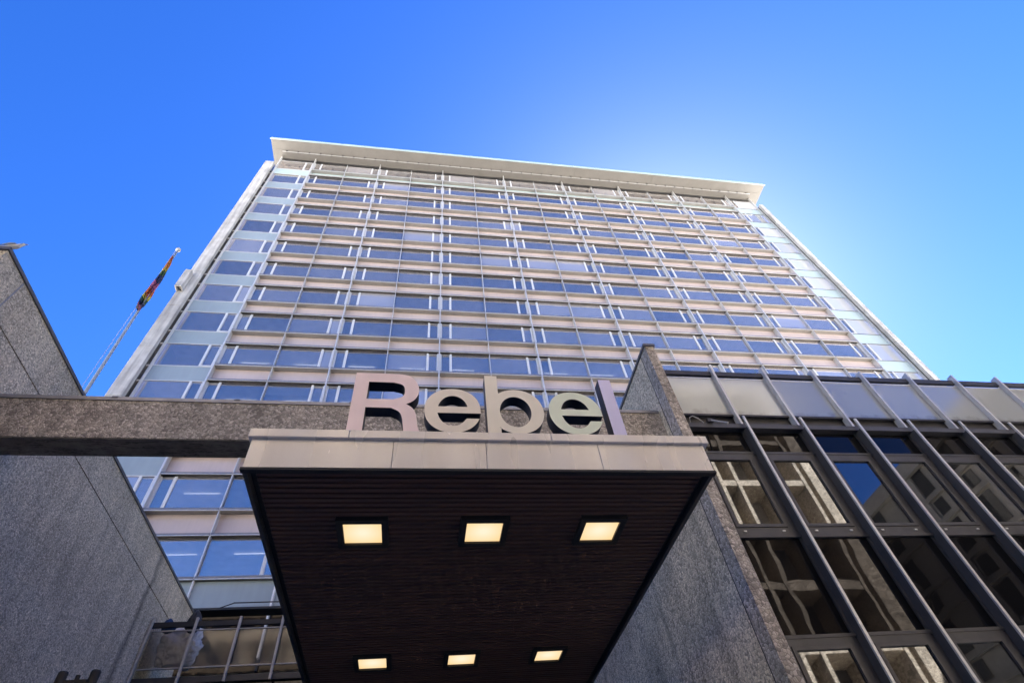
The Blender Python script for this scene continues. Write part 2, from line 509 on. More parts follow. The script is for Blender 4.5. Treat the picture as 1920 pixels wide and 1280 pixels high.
# corner bays
for side, x0, x1 in (('l', XL, X0), ('r', X0 + NB * BAY, XR)):
    W = x1 - x0
    m = MB().poly([(0, 0, 0), (W - .95, 0, 0), (W - .95, 0, WH), (0, 0, WH)], 'tower_glass' if side == 'l' else 'sky_veil_glass').mesh('corner_window')
    for k in range(NK):
        zs = zc(sill(k)); zh = zs + WH
        xx = x0 if side == 'l' else x0 + .95
        part('corner_window', m, tower, (xx, GY, zs))
        cx = x1 - .95 if side == 'l' else x0 + .05
        cf = part('casement', cas_l if side == 'l' else cas_r, tower, (cx + .03, GY, zs + .03))
        part('pane', cp if side == 'l' else cpl, cf, (cx + .03, GY + .012, zs + .03))
        if k:
            part('corner_panel', bx(W, .05, sp_h, 'blue' if side == 'l' and k < NK - 1 else 'aqua'), tower, (x0, GY - .01, zs - sp_h))  # right bay panels coloured paler to imitate sky reflected at a grazing angle
        mt = 'white' if side == 'l' else 'grey'
        part('transom', bx(W - .03, .03, .05, mt), tower, (x0 + .01, GY - .045, zs - .03))
        part('transom', bx(W - .03, .03, .05, mt), tower, (x0 + .01, GY - .045, zh - .02))
    xe = x0 if side == 'l' else x1
    part('corner_mullion', bx(.07, .2, z_top - z_bot, 'white' if side == 'l' else 'alu'), tower, (xe - .035, T + .02, zc(z_bot)))
    part('corner_panel', bx(W, .05, sill(0) - 9.4, 'blue'), tower, (x0, GY - .01, zc(9.4)))
# narrow strips beyond the corners with their own cross bars
for x0, x1 in ((-17.25, XL - .04), (XR + .04, 38.3)):
    part('side_strip', bx(x1 - x0, .05, 2.40 * T - z_bot, 'tower_glass'), tower, (x0, GY + .02, zc(z_bot)))
    for k in range(NK - 1):
        for z in (sill(k), sill(k) + WH):
            part('transom', bx(x1 - x0, .05, .05, 'white'), tower, (x0, GY - .03, zc(z) - .02))
# concrete edge columns
zt = 2.375 * T
for x0, x1 in ((-17.36, -16.52), (37.9, 38.38)):
    n = 12; z0 = 6.0; hh = (zt - z0) / n
    for i in range(n):
        part('edge_column', bx(x1 - x0, .30, hh - .02, 'conc', .012), tower, (x0, 23.55, zc(z0 + i * hh)))
    part('column_core', bx(x1 - x0 - .05, .35, zt - z0 - .05, 'joint'), tower, (x0 + .025, 23.6, zc(z0)))
boxm = MB().box(0, .42, 0, .45, .25, 2.1, 'conc').box(0, .05, 0, .45, 0, .25, 'conc').box(.37, .42, 0, .45, 0, .25, 'conc').box(.05, .37, 0, .05, 0, .25, 'conc').mesh('wall_box')
part('wall_box', boxm, tower, (-17.36, 23.08, zc(1.42 * 23.3)))
# roof slab with eave
ze = 59.72
eave = part('roof_slab', bx(56.65, 16.0, .34, 'eave'), tower, (-17.32, 22.27, zc(ze)))
part('gutter', MB().box(-17.40, 39.41, 22.19, 22.27, ze - .02, ze + .30, 'aqua').mesh('gutter'), tower, (0, 0, CZ))
for i in range(12):
    part('soffit_panel', bx(4.66, .85, .02, 'eave'), tower, (-17.0 + i * 4.68, 22.4, zc(ze - .024)))
    part('soffit_panel', bx(4.66, .62, .02, 'eave'), tower, (-17.0 + i * 4.68, 23.28, zc(ze - .024)))
part('sunblind_rail', bx(54.0, .05, .06, 'alu'), tower, (XL + .15, 23.36, zc(ze - .28)))
for i in range(47):
    part('rail_bracket', bx(.12, .12, .24, 'dark'), tower, (XL + .5 + i * 1.156, 23.34, zc(ze - .25)))
part('head_band', bx(XR - XL, .1, .3, 'dark'), tower, (XL, T + .25, zc(ze - .32)))
# inside: slabs, core, lit strips
for k in range(NK):
    zh = sill(k) + WH
    part('floor_slab', bx(XR - XL - .3, 12, 1.0, 'int_ceiling'), tower, (XL + .15, SY + .08, zc(zh + .12)))
part('floor_slab', bx(XR - XL - .3, 12, 1.0, 'int_ceiling'), tower, (XL + .15, SY + .08, zc(sill(0) - 1.2)))
part('core_wall', bx(XR - XL - .6, .3, z_top - 9, 'int_wall'), tower, (XL + .3, 31, zc(9)))
part('rear_wall', bx(XR - XL, .3, z_top + 1, 'conc'), tower, (XL, 37.5, 0))
part('side_wall', bx(.2, 12.9, z_top + 1, 'blue'), tower, (XL + .02, 24.5, 0)); part('side_wall', bx(.2, 12.9, z_top + 1, 'blue'), tower, (XR - .2, 24.5, 0))
tb = bx(1.75, .045, .03, 'tube')
for k in range(0, 8):
    for j in range(2 * NB):
        if (k * 5 + j * 3) % 7 in (0,) and k > 3:
            continue
        part('ceiling_light', tb, tower, (X0 + j * HB + .75, 25.66, zc(sill(k) + WH + .02)))
# a pale roller blind half down in one window
part('blind', bx(pane_w - .1, .02, .75, 'white'), tower, (X0 + HB + .08, GY + .06, zc(sill(3) + WH - .85)))

# ================================================================ podium building behind the courtyard
YL = 17.0
pod = thing('podium_building', (-2, YL, 0), 'low dark glazed building at the back of the courtyard with roof terrace', 'building')
part('podium_block', bx(12.1, 6.2, .379 * YL - .15 + CZ, 'dark'), pod, (-7.38, YL + .75, 0))
block('roof_slab', -7.4, 4.75, YL + .1, YL + .8, .371 * YL - .16, .371 * YL, 'dark', pod)
for i in range(11):
    x = -7.35 + i * 1.1
    block('wall_panel', x, x + 1.085, YL + .2, YL + .26, -1.6, .371 * YL - .18, 'dark_glass', pod)
gz0, gz1 = .383 * YL, .439 * YL
for i in range(10):
    x = -7.30 + i * 1.17
    block('balustrade_panel', x, x + 1.16, YL + .03, YL + .045, gz0, gz1, 'smoked', pod)
block('edge_trim', -7.32, 4.7, YL + .01, YL + .065, gz1, gz1 + .025, 'steel', pod)
block('edge_trim', -7.32, 4.7, YL + .01, YL + .065, gz0 - .03, gz0, 'steel', pod)
block('handrail', -7.36, 4.7, YL + .02, YL + .09, .446 * YL, .454 * YL, 'black', pod)
for i in range(10):
    x = -7.38 + i * 1.17
    block('post', x, x + .06, YL - .10, YL - .02, (.30 if i == 0 else .358) * YL, .4575 * YL, 'steel', pod)
# thin canopy frame over the terrace doors
ty = 22.4
block('terrace_canopy', -12, 4.7, ty, ty + .6, .4715 * ty, .4755 * ty, 'black', pod)
cf = MB()
for x in (-7.6, -5.2, -2.8, -.4):
    cf.tube([(x, ty + .1, .476 * ty), (x + .5, ty + .1, .482 * ty + .05)], .02, 'black', 6)
cf.box(-7.1, 4.7, ty + .08, ty + .12, .4825 * ty + .04, .4825 * ty + .07, 'black').box(-4.7, 4.7, ty + .4, ty + .44, .4825 * ty, .4825 * ty + .03, 'black')
part('canopy_frame', cf.mesh('canopy_frame'), pod, (0, 0, CZ))

# ================================================================ pebble concrete building at the left
LX, LY0, LY1, LZ = -7.4, 5.85, 19.8, 1.241 * 7.4
lb = thing('concrete_building', (-14, 11, 0), 'grey pebble concrete building with blank side wall and gull on its roof edge', 'building')
part('rear_block', bx(12.4, 4.2, LZ + CZ - .06, 'joint'), lb, (-22, LY1 - .6, 0))
part('backing', bx(12.4, LY1 - LY0 - .04, LZ + CZ - .05, 'joint'), lb, (-19.85, LY0 + .02, 0))
zs_ = LZ - .92
ys = [LY0, 6.54, LY1]
for a, b_ in zip(ys, ys[1:]):
    block('coping_panel', LX - .2, LX, a + .008, b_ - .008, zs_ + .012, LZ, 'agg_fine', lb)
ys = [LY0, 16.0, LY1]
for a, b_ in zip(ys, ys[1:]):
    block('wall_panel', LX - .2, LX - .004, a + .008, b_ - .008, -CZ, zs_ - .012, 'agg_fine', lb)
block('coping_panel', -19.9, LX - .21, LY0 - .012, LY0 + .19, zs_ + .012, LZ, 'agg_fine', lb)
block('wall_panel', -19.9, LX - .21, LY0 - .01, LY0 + .19, -CZ, zs_ - .012, 'agg_fine', lb)
capm = MB().box(-.3, .03, -.03, LY1 - LY0 + .03, 0, .07, 'cap').box(-12.6, -.3, -.03, .3, 0, .07, 'cap').mesh('roof_edge_cap')
part('roof_edge_cap', capm, lb, (LX, LY0, LZ + CZ))
part('joint_strip', bx(.006, .03, .9, 'lead'), lb, (LX - .004, 6.525, zs_ + CZ + .01))

# ================================================================ cross beam
BY = 7.68
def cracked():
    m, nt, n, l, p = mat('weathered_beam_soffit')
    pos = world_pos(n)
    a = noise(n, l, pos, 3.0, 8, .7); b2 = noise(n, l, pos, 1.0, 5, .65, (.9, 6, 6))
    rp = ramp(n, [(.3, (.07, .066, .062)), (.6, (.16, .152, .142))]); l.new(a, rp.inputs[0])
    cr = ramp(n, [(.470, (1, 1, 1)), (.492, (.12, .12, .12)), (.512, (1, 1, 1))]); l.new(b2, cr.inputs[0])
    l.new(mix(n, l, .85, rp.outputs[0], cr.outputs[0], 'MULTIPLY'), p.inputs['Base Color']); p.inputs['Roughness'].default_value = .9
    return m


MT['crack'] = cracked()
beam = thing('concrete_beam', (-1.3, BY, 0), 'long brown pebble concrete beam spanning the courtyard behind the letters', 'beam')
block('beam_body', -7.5, 4.75, BY, BY + .47, .849 * BY, .959 * BY, 'agg', beam)
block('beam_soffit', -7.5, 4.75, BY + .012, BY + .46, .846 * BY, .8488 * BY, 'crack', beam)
for i in range(6):
    x = -7.5 + i * 2.04
    block('beam_cap', x, x + 2.036, BY - .02, BY + .49, .9592 * BY, .969 * BY, 'lead', beam)
    if i:
        block('cap_joint', x - .05, x + .05, BY - .025, BY + .495, .9650 * BY, .9705 * BY, 'cap', beam)

# ================================================================ glass building at the right
RX = 4.75; PY = 7.2; YC = 7.5; RZ = 1.885 * RX
gb = thing('glass_building', (14, 12, 0), 'dark glazed building with steel mullions, frosted roof balustrade and pebble concrete end wall', 'building')
XE = 24.5
# end wall of pebble concrete
block('pier', RX, 4.955, PY, 7.510, -CZ, RZ, 'agg', gb)
block('end_wall_panel', RX + .002, RX + .2, 7.545, YL, -CZ, RZ, 'agg_side', gb)
block('joint_strip', RX + .007, RX + .15, 7.511, 7.544, -CZ, RZ - .01, 'joint', gb)
part('wall_backing', bx(.10, YL - PY - .6, RZ + CZ - .03, 'joint'), gb, (RX + .205, PY + .5, 0))
pc = MB().box(RX - .03, 4.985, PY - .03, 7.5, 0, .07, 'cap').box(RX - .03, RX + .23, 7.5, YL, 0, .07, 'cap').mesh('roof_edge_cap')
part('roof_edge_cap', pc, gb, (0, 0, RZ + CZ))
part('building_block', bx(XE - 5.0, 9.3, 6.9 + CZ, 'dark'), gb, (5.0, YC + .3, 0))
SP = 1.2525; XM = 6.272
block('ledge', 4.96, XE, YC - .12, YC + .30, 6.755, 6.86, 'frame', gb)
block('recess_panel', 4.96, XE, YC + .22, YC + .29, 6.86, 7.2, 'dark', gb)
for i in range(16):
    block('recess_rib', 5.4 + i * SP, 5.46 + i * SP, YC + .14, YC + .219, 6.86, 7.2, 'frame', gb)
    block('recess_rib', 5.62 + i * SP, 5.65 + i * SP, YC + .17, YC + .219, 6.86, 7.2, 'frame', gb)
block('glass_rail', 4.96, XE, YC + .0, YC + .08, .962 * 7.52 - .05, .962 * 7.52 - .006, 'dark', gb)
gz0, gz1 = .962 * 7.52, 1.104 * 7.52
for i in range(-1, 15):
    x = XM + i * SP
    x = max(x, 4.97 - .03)
    x2 = XM + (i + 1) * SP
    block('balustrade_panel', x + .03, x2 - .03, YC + .02, YC + .04, gz0, gz1, 'frosted', gb)
    block('panel_trim', x + .03, x2 - .03, YC + .01, YC + .05, gz1, gz1 + .03, 'alu', gb)
block('handrail', 4.96, XE, YC + .0, YC + .07, 1.1205 * 7.5, 1.1375 * 7.5, 'dark', gb)
for i in range(0, 15):
    x = XM + i * SP
    block('post', x - .024, x + .024, YC - .08, YC + .06, .9165 * 7.5, 1.160 * 7.45, 'alu', gb)
# mullions: bright cap on a dark web
zb = -CZ + .3
mm = MB().box(-.023, .023, 0, .035, 0, 6.99 - zb, 'alu').box(-.02, .02, .035, .2, 0, 6.75 - zb, 'frame').box(-.06, .06, .2, .27, 0, 6.75 - zb, 'frame').mesh('mullion')
for i in range(0, 15):
    part('mullion', mm, gb, (XM + i * SP, YC - .22, zb + CZ))
edge_frame = block('edge_frame', 4.96, 5.05, YC - .04, YC + .03, zb, 6.75, 'frame', gb)
rows = [(6.195, 6.755, 0), (4.455, 6.195, 1), (2.895, 4.455, 0), (1.155, 2.895, 1), (-.4, 1.155, 0)]


def sash(wd, ht):
    m = MB(); o, s = .10, .055
    m.box(0, o, 0, .05, 0, ht, 'frame').box(wd - o, wd, 0, .05, 0, ht, 'frame').box(o, wd - o, 0, .05, 0, .16, 'frame').box(o, wd - o, 0, .05, ht - .12, ht, 'frame')
    a, b, c, d = o + .006, wd - o - .006, .166, ht - .126
    m.box(a, a + s, -.015, .04, c, d, 'frame').box(b - s, b, -.015, .04, c, d, 'frame').box(a + s, b - s, -.015, .04, c, c + s, 'frame').box(a + s, b - s, -.015, .04, d - s, d, 'frame')
    return m.mesh('sash_frame')


def pane(wd, ht, m):
    return MB().poly([(0, 0, 0), (wd, 0, 0), (wd, 0, ht), (0, 0, ht)], m).mesh('pane')


_rc = {}
for i in range(-1, 14):
    x = XM + i * SP + .075; x2 = XM + (i + 1) * SP - .075
    if i < 0:
        x = 5.05
    for z0, z1, op in rows:
        wd, ht = round(x2 - x, 3), z1 - z0
        key = (wd, ht, op)
        if op:
            if key not in _rc:
                _rc[key] = (sash(wd, ht), pane(wd - .322, ht - .402, 'clear_glass'), bx(.05, .02, .025, 'alu'))
            a, b, c = _rc[key]
            o = part('window', a, gb, (x, YC - .04, z0 + CZ))
            part('pane', b, o, (x + .161, YC - .02 + random.uniform(-.001, .001), z0 + CZ + .221))
            for q in (.2, wd - .25):
                part('drain_cap', c, o, (x + q, YC - .06, z0 + CZ + .075))
        else:
            if key not in _rc:
                _rc[key] = pane(wd, ht - .05, 'dark_glass')
            part('window', _rc[key], gb, (x, YC - .005, z0 + CZ + .025))
for z0, z1, op in rows:
    block('transom', 5.05, XE, YC - .05, YC + .02, z0 - .025, z0 + .022, 'frame', gb)

# ================================================================ entrance canopy
K = 1.1; CH = 3.3; CY = 4.2735; CX0, CX1 = -1.633, 2.995; CY1 = 16.9
can = thing('entrance_canopy', (.68, 10, 0), 'entrance canopy with beige metal fascia and dark slatted underside holding six lit square lamps', 'canopy')
part('canopy_box', bx(CX1 - CX0 - .1, CY1 - CY - .1, .26, 'dark'), can, (CX0 + .05, CY + .06, CH + CZ + .1))
joints = [CX0, -.39, 1.895, CX1]
cj = [CX0 - .035, -.735, 1.31, CX1 + .06]
joints = [CX0, -.30, .62, 1.80, CX1]
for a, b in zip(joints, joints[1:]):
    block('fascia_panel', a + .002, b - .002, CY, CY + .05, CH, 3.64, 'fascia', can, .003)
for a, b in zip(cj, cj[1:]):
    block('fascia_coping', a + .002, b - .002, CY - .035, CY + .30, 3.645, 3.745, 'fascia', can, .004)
block('fascia_lip', CX0 - .01, CX1 + .01, CY - .012, CY + .05, CH - .03, CH - .002, 'black', can)
for x0, x1 in ((CX0, CX0 + .04), (CX1 - .04, CX1)):
    block('side_fascia', x0, x1, CY + .052, CY1, CH - .02, 3.64, 'dark', can)
LX_ = [-.605, .69, 2.015]; LYs = [5.385, 8.80]; HO = .265
pitch_s = .0815; sw = .052; y = CY + .10; xa, xb = CX0 + .10, CX1 - .10
while y < CY1 - .1:
    row = [ly for ly in LYs if y + sw > ly - HO - .003 and y < ly + HO + .003]
    if row:
        edges = [xa] + sum(([x - HO - .004, x + HO + .004] for x in LX_), []) + [xb]
        segs = [(edges[i], edges[i + 1]) for i in range(0, len(edges), 2)]
    else:
        segs = [(xa, xb)]
    for a, b in segs:
        dz = random.uniform(-.002, .002)
        part('slat', bx(b - a, sw, .03, 'slat', .006), can, (a, y, CH + CZ + .012 + dz))
    y += pitch_s
block('slat_backing', CX0 + .04, CX1 - .04, CY + .05, CY1, CH + .05, CH + .09, 'black', can)
HI = .198
fr = MB()
fr.box(-HO, -HI, -HO, HO, 0, .05, 'black').box(HI, HO, -HO, HO, 0, .05, 'black').box(-HI, HI, -HO, -HI, 0, .05, 'black').box(-HI, HI, HI, HO, 0, .05, 'black')
frm = fr.mesh('lamp_frame')
dif = MB().poly([(-HI, -HI, 0), (HI, -HI, 0), (HI, HI, 0), (-HI, HI, 0)], 'lamp').mesh('diffuser')
for ly in LYs:
    for lx in LX_:
        o = part('downlight', frm, can, (lx, ly, CH + CZ - .012))
        part('diffuser', dif, o, (lx, ly, CH + CZ + .014))


# ================================================================ letters on the canopy edge
def catmull(pts, n=8):
    out = []
    for i in range(len(pts) - 1):
        p0 = pts[i - 1] if i else pts[i]; p1, p2 = pts[i], pts[i + 1]; p3 = pts[i + 2] if i + 2 < len(pts) else pts[i + 1]
        for j in range(n):
            t = j / n
            out.append(tuple(.5 * (2 * b + (c - a) * t + (2 * a - 5 * b + 4 * c - d) * t * t + (3 * b - a - 3 * c + d) * t ** 3) for a, b, c, d in zip(p0, p1, p2, p3)))
    out.append(pts[-1])
    return out


def arc(cx, cy, rx, ry, a0, a1, n=40, e=1.0):
    o = []
    for i in range(n + 1):
        a = math.radians(a0 + (a1 - a0) * i / n); c, s = math.cos(a), math.sin(a)
        o.append((cx + rx * math.copysign(abs(c) ** e, c), cy + ry * math.copysign(abs(s) ** e, s)))
    return o


def letter(contours, face, label, depth=.145):
    cu = bpy.data.curves.new('letter', 'CURVE'); cu.dimensions = '2D'; cu.fill_mode = 'BOTH'; cu.extrude = depth / 2
    for c in contours:
        sp = cu.splines.new('POLY'); sp.points.add(len(c) - 1); sp.use_cyclic_u = True
        for p, q in zip(sp.points, c):
            p.co = (q[0], q[1], 0, 1)
    tmp = bpy.data.objects.new('tmp', cu); C.objects.link(tmp)
    dg = bpy.context.evaluated_depsgraph_get()
    me = bpy.data.meshes.new_from_object(tmp.evaluated_get(dg)); bpy.data.objects.remove(tmp)
    me.materials.clear(); me.materials.append(face); me.materials.append(MT['letter_side'])
    bm = bmesh.new(); bm.from_mesh(me); bmesh.ops.remove_doubles(bm, verts=bm.verts, dist=1e-5)
    bmesh.ops.recalc_face_normals(bm, faces=bm.faces)
    # curve plane XY -> facade plane XZ (facing -Y)
    for v in bm.verts:
        x, y_, z = v.co; v.co = (x, -z, y_)
    bm.normal_update()
    for f in bm.faces:
        f.material_index = 0 if abs(f.normal.y) > .7 and f.calc_center_median().y < 0 else 1
        f.smooth = False
    xs = [v.co.x for v in bm.verts]; zs = [v.co.z for v in bm.verts]
    ox, oz = (min(xs) + max(xs)) / 2, min(zs)
    for v in bm.verts:
        v.co.x -= ox; v.co.z -= oz
    bm.to_mesh(me); bm.free()
    o = part('letter', me, None, (ox, CY - .02 + depth / 2, 3.746 + CZ))
    return tag(o, label, 'letter', 'letters of the sign on the canopy')


zb_ = 3.738
R_out = [(-.778, zb_), (-.778, 4.59)] + [(-.32, 4.59)] + catmull([(-.32, 4.59), (-.205, 4.567), (-.135, 4.502), (-.094, 4.42), (-.08, 4.338), (-.09, 4.26), (-.132, 4.178), (-.208, 4.124)]) + \
    catmull([(-.208, 4.124), (-.15, 4.08), (-.112, 4.018), (-.092, 3.94), (-.078, 3.825), (-.052, zb_)]) + [(-.215, zb_)] + \
    catmull([(-.215, zb_), (-.228, 3.84), (-.241, 3.925), (-.277, 4.01), (-.363, 4.064)]) + [(-.625, 4.066), (-.622, zb_)]
R_in = [(-.628, 4.19), (-.628, 4.449), (-.36, 4.449)] + catmull([(-.36, 4.449), (-.262, 4.412), (-.232, 4.325), (-.252, 4.236), (-.35, 4.19)])
letter([R_out, R_in], MT['LR'], 'pale pink capital R standing first on the canopy edge')


def letter_e(ox):
    # outer bowl from the bar's right end, anticlockwise over the top, round to the lower terminal
    cx, cy, rx, ry = ox + .286, 4.052, .300, .318
    out = arc(cx, cy, rx, ry, -6, 337, 70, .93)
    ix, iy, jx, jy = ox + .288, 4.043, .164, .218
    low = arc(ix, iy, jx, jy, -31, -168, 34)
    o = [(ox + .586, 4.006)] + out[1:] + [(ox + .572, 3.932), (ox + .438, 3.932)] + low[1:-1] + [(ox + .124, 4.006)]
    top = [p for p in arc(ix, iy, jx, jy, 18, 162, 34)]
    top = [(ox + .444, 4.100)] + [p for p in top if p[1] > 4.108] + [(ox + .130, 4.100)]
    return [o, top]


letter(letter_e(0), MT['Le'], 'cream peach letter e standing between the R and the b')
b_out = [(.651, zb_), (.651, 4.602), (.793, 4.602), (.793, 4.300)] + arc(.985, 4.056, .297, .325, 138, -138, 60, .95)[1:-1] + [(.793, 3.81), (.793, zb_)]
b_in = arc(.969, 4.045, .173, .222, 0, 352, 48)
letter([b_out, b_in], MT['Lb'], 'cream yellow letter b with tall stem in the middle of the word')
letter(letter_e(1.357), MT['Le2'], 'pale green letter e standing next to the lavender l')
letter([[(2.014, zb_), (2.014, 4.605), (2.162, 4.605), (2.162, zb_)]], MT['Ll'], 'lavender letter l standing last on the canopy edge')

# ================================================================ flagpole and flag
FY = 22.6; PT = Vector((-.8123 * FY, FY, 1.629 * FY + CZ)); PB = Vector((-.7811 * FY, FY, .983 * FY + CZ)); PB = PB + (PB - PT) * ((PB.z - LZ - CZ + .06) / (PT.z - PB.z))
fp = thing('flagpole', PB, 'slim grey flagpole rising from the concrete building roof with a ball on top', 'flagpole')
part('pole', MB().tube([PB, PB.lerp(PT, .5), PT], [.11, .09, .065], 'pole', 12).mesh('pole', True), fp)
bm = bmesh.new(); bmesh.ops.create_uvsphere(bm, u_segments=14, v_segments=9, radius=.18)
for f in bm.faces:
    f.smooth = True
me = bpy.data.meshes.new('finial'); bm.to_mesh(me); bm.free(); me.materials.append(MT['steel'])
part('finial', me, fp, PT + Vector((0, 0, .12)))
part('base_plate', bx(.4, .4, .05, 'steel'), fp, PB + Vector((-.2, -.2, 0)))
hp = MB().tube([PB + Vector((-.36, -.1, 1.2)), PB.lerp(PT, .6) + Vector((-.24, -.1, 0)), PT + Vector((-.09, -.05, -.15))], .016, 'steel', 5)
part('halyard', hp.mesh('halyard'), fp)
FCOL = [(.50, .09, .04), (.62, .20, .03), (.62, .46, .06), (.07, .16, .06), (.04, .05, .14), (.45, .12, .24), (.30, .10, .20), (.55, .13, .03), (.60, .50, .05), (.04, .10, .05), (.03, .035, .10), (.40, .10, .18), (.32, .30, .30)]
FB = [0, .10, .24, .30, .38, .50, .60, .645, .76, .82, .88, .94, .975, 1.01]
fm = [paint('flag_cloth_%d' % i, tuple(.6 * q for q in c), .85, 0, .12, 9) for i, c in enumerate(FCOL)]
flag = MB(); NU, NV = 16, 84; grid = []
PV = PT + (Vector((-.7811 * FY, FY, .983 * FY + CZ)) - PT) * (.33 / .646)     # lower end of the cloth
PU = PT + (PV - PT) * .13
for j in range(NV + 1):
    t = j / NV; base = PU.lerp(PV, t)
    prof = [(0, .10), (.15, .30), (.35, .52), (.6, .66), (.8, .70), (.92, .50), (1, .12)]
    for (a0, w0), (a1, w1) in zip(prof, prof[1:]):
        if a0 <= t <= a1:
            wdt = w0 + (w1 - w0) * (t - a0) / (a1 - a0)
            break
    row = []
    for i in range(NU + 1):
        q = i / NU
        x = wdt * (q - .30 - .10 * t) + .018 * math.sin(t * 21 + q * 5)
        yv = -.14 + .17 * math.sin(q * 9.0 + t * 3.5) * (.3 + .7 * t) + .05 * math.sin(q * 19 + t * 8)
        row.append(base + Vector((x, yv, -.35 * wdt * q)))
    grid.append(row)
for j in range(NV):
    for i in range(NU):
        t = (j + .5) / NV; q = (i + .5) / NU
        tt = max(0, min(.999, t + .10 * (q - .5) * (1 if t < .45 else -.8) + .02 * math.sin(q * 9) * t))
        k = max(z for z in range(13) if FB[z] <= tt)
        flag.poly([grid[j][i], grid[j][i + 1], grid[j + 1][i + 1], grid[j + 1][i]], fm[k])
fme = flag.mesh('flag', True)
bm = bmesh.new(); bm.from_mesh(fme); bmesh.ops.remove_doubles(bm, verts=bm.verts, dist=1e-5); bm.to_mesh(fme); bm.free()
tag(part('flag', fme, None), 'limp rainbow striped flag wrapped against the flagpole', 'flag')


# ================================================================ gull on the wall corner
def skin(name, vs, es, rad, m, sub=2):
    me = bpy.data.meshes.new(name); me.from_pydata(vs, es, []); o = bpy.data.objects.new(name, me); C.objects.link(o)
    s = o.modifiers.new('s', 'SKIN'); o.modifiers.new('b', 'SUBSURF').levels = sub
    for v, q in zip(me.skin_vertices[0].data, rad):
        v.radius = q if isinstance(q, tuple) else (q, q)
    dg = bpy.context.evaluated_depsgraph_get(); r_ = bpy.data.meshes.new_from_object(o.evaluated_get(dg))
    bpy.data.objects.remove(o); bpy.data.meshes.remove(me)
    r_.materials.clear(); r_.materials.append(m); r_.polygons.foreach_set('use_smooth', [True] * len(r_.polygons))
    return r_


g_w = paint('gull_white', (.72, .72, .72), .8, 0, .05, 20); g_g = paint('gull_wing_grey', (.33, .36, .40), .8, 0, .08, 20)
g_y = paint('gull_beak_yellow', (.60, .36, .05), .5); g_p = paint('gull_leg_pink', (.5, .30, .26), .6)
G = Vector((LX - .02, LY0 + .03, LZ + CZ + .07))
gull = thing('gull', G, 'white and grey gull perched on the corner of the concrete building roof edge', 'gull')
body = skin('body', [(-.24, 0, .12), (-.12, 0, .14), (0, 0, .165), (.10, 0, .20), (.15, 0, .265), (.185, 0, .31), (.215, 0, .315)], [(i, i + 1) for i in range(6)],
            [(.03, .02), (.065, .06), (.085, .085), (.07, .075), (.042, .045), (.045, .045), (.026, .026)], g_w)
part('body', body, gull, G)
for sgn in (-1, 1):
    wing = skin('wing', [(.07, .07 * sgn, .21), (-.08, .082 * sgn, .19), (-.22, .055 * sgn, .165), (-.34, .03 * sgn, .165)], [(0, 1), (1, 2), (2, 3)], [(.02, .035), (.02, .05), (.014, .035), (.006, .012)], g_g)
    part('wing', wing, gull, G)
    part('leg', MB().tube([(-.01, .035 * sgn, .09), (-.005, .035 * sgn, 0)], .007, g_p, 6).box(-.01, .05, .035 * sgn - .018, .035 * sgn + .018, 0, .006, g_p).mesh('leg'), gull, G)
    part('eye', MB().tube([(.205, .036 * sgn, .325), (.205, .041 * sgn, .325)], .006, 'black', 8).mesh('eye'), gull, G)
part('tail', MB().box(-.36, -.2, -.035, .035, .12, .135, g_w).mesh('tail'), gull, G)
part('beak', MB().tube([(.225, 0, .315), (.265, 0, .308), (.285, 0, .296)], [.014, .010, .003], g_y, 8).mesh('beak', True), gull, G)

for ch in gull.children:                                # a small gull
    ch.data.transform(Matrix.Scale(.66, 4)); ch.location *= .66

# ================================================================ twin lamp post
lp = thing('lamp_post', (-4.58, 9, 0), 'black lamp post with two upright cylinder lamps on a crossbar before the concrete wall', 'lamp post')
zt_ = .383 * 9 + CZ
for x in (-4.785, -4.375):
    part('lamp_cylinder', MB().tube([(x, 9, zt_ - .55), (x, 9, zt_ - .02), (x, 9, zt_)], [.062, .062, .055], 'black', 20).mesh('lamp_cylinder', False), lp)
part('crossbar', MB().box(-4.73, -4.43, 8.975, 9.025, zt_ - .17, zt_ - .11, 'black').mesh('crossbar'), lp)
part('pole', MB().tube([(-4.58, 9, .12), (-4.58, 9, zt_ - .05)], .03, 'black', 14).mesh('pole'), lp)

# ================================================================ things on the terraces
cl = paint('white_sheet', (.8, .8, .8), .8, 0, .06, 5)
bm = bmesh.new(); bmesh.ops.create_icosphere(bm, subdivisions=5, radius=.58)
rr = random.Random(11)
from mathutils import noise as mnoise
for v in bm.verts:
    d = v.co.normalized(); q = mnoise.noise(d * 1.6) * .13 + abs(mnoise.noise(d * 3.4 + Vector((3, 1, 2)))) * .16 + .05 * abs(math.sin(9 * mnoise.noise(d * 2.0)))
    v.co = d * (.50 + q); v.co.z *= 1.02; v.co.y *= .7
    v.co.z = max(v.co.z, -.5)
for f in bm.faces:
    f.smooth = True
me = bpy.data.meshes.new('wrapped_bundle'); bm.to_mesh(me); bm.free(); me.materials.append(cl)
tag(part('wrapped_bundle', me, None, (-6.62, YL + .62, .411 * 17.62 + CZ)), 'white crumpled sheet bundle standing behind the smoked glass balustrade', 'bundle')
bl = paint('blue_cloth', (.02, .05, .14), .8)


def sack(name, sx, sz, m, seed):
    bm = bmesh.new(); bmesh.ops.create_icosphere(bm, subdivisions=4, radius=1)
    for v in bm.verts:
        d = v.co.normalized(); q = 1 + .28 * mnoise.noise(d * 2 + Vector((seed, 0, 0))) + .16 * mnoise.noise(d * 5)
        tz = (d.z + 1) / 2
        v.co = Vector((d.x * sx * q * (1.15 - .75 * tz ** 2), d.y * .18 * q, d.z * sz))
    for f in bm.faces:
        f.smooth = True
    me = bpy.data.meshes.new(name); bm.to_mesh(me); bm.free(); me.materials.append(m)
    return me


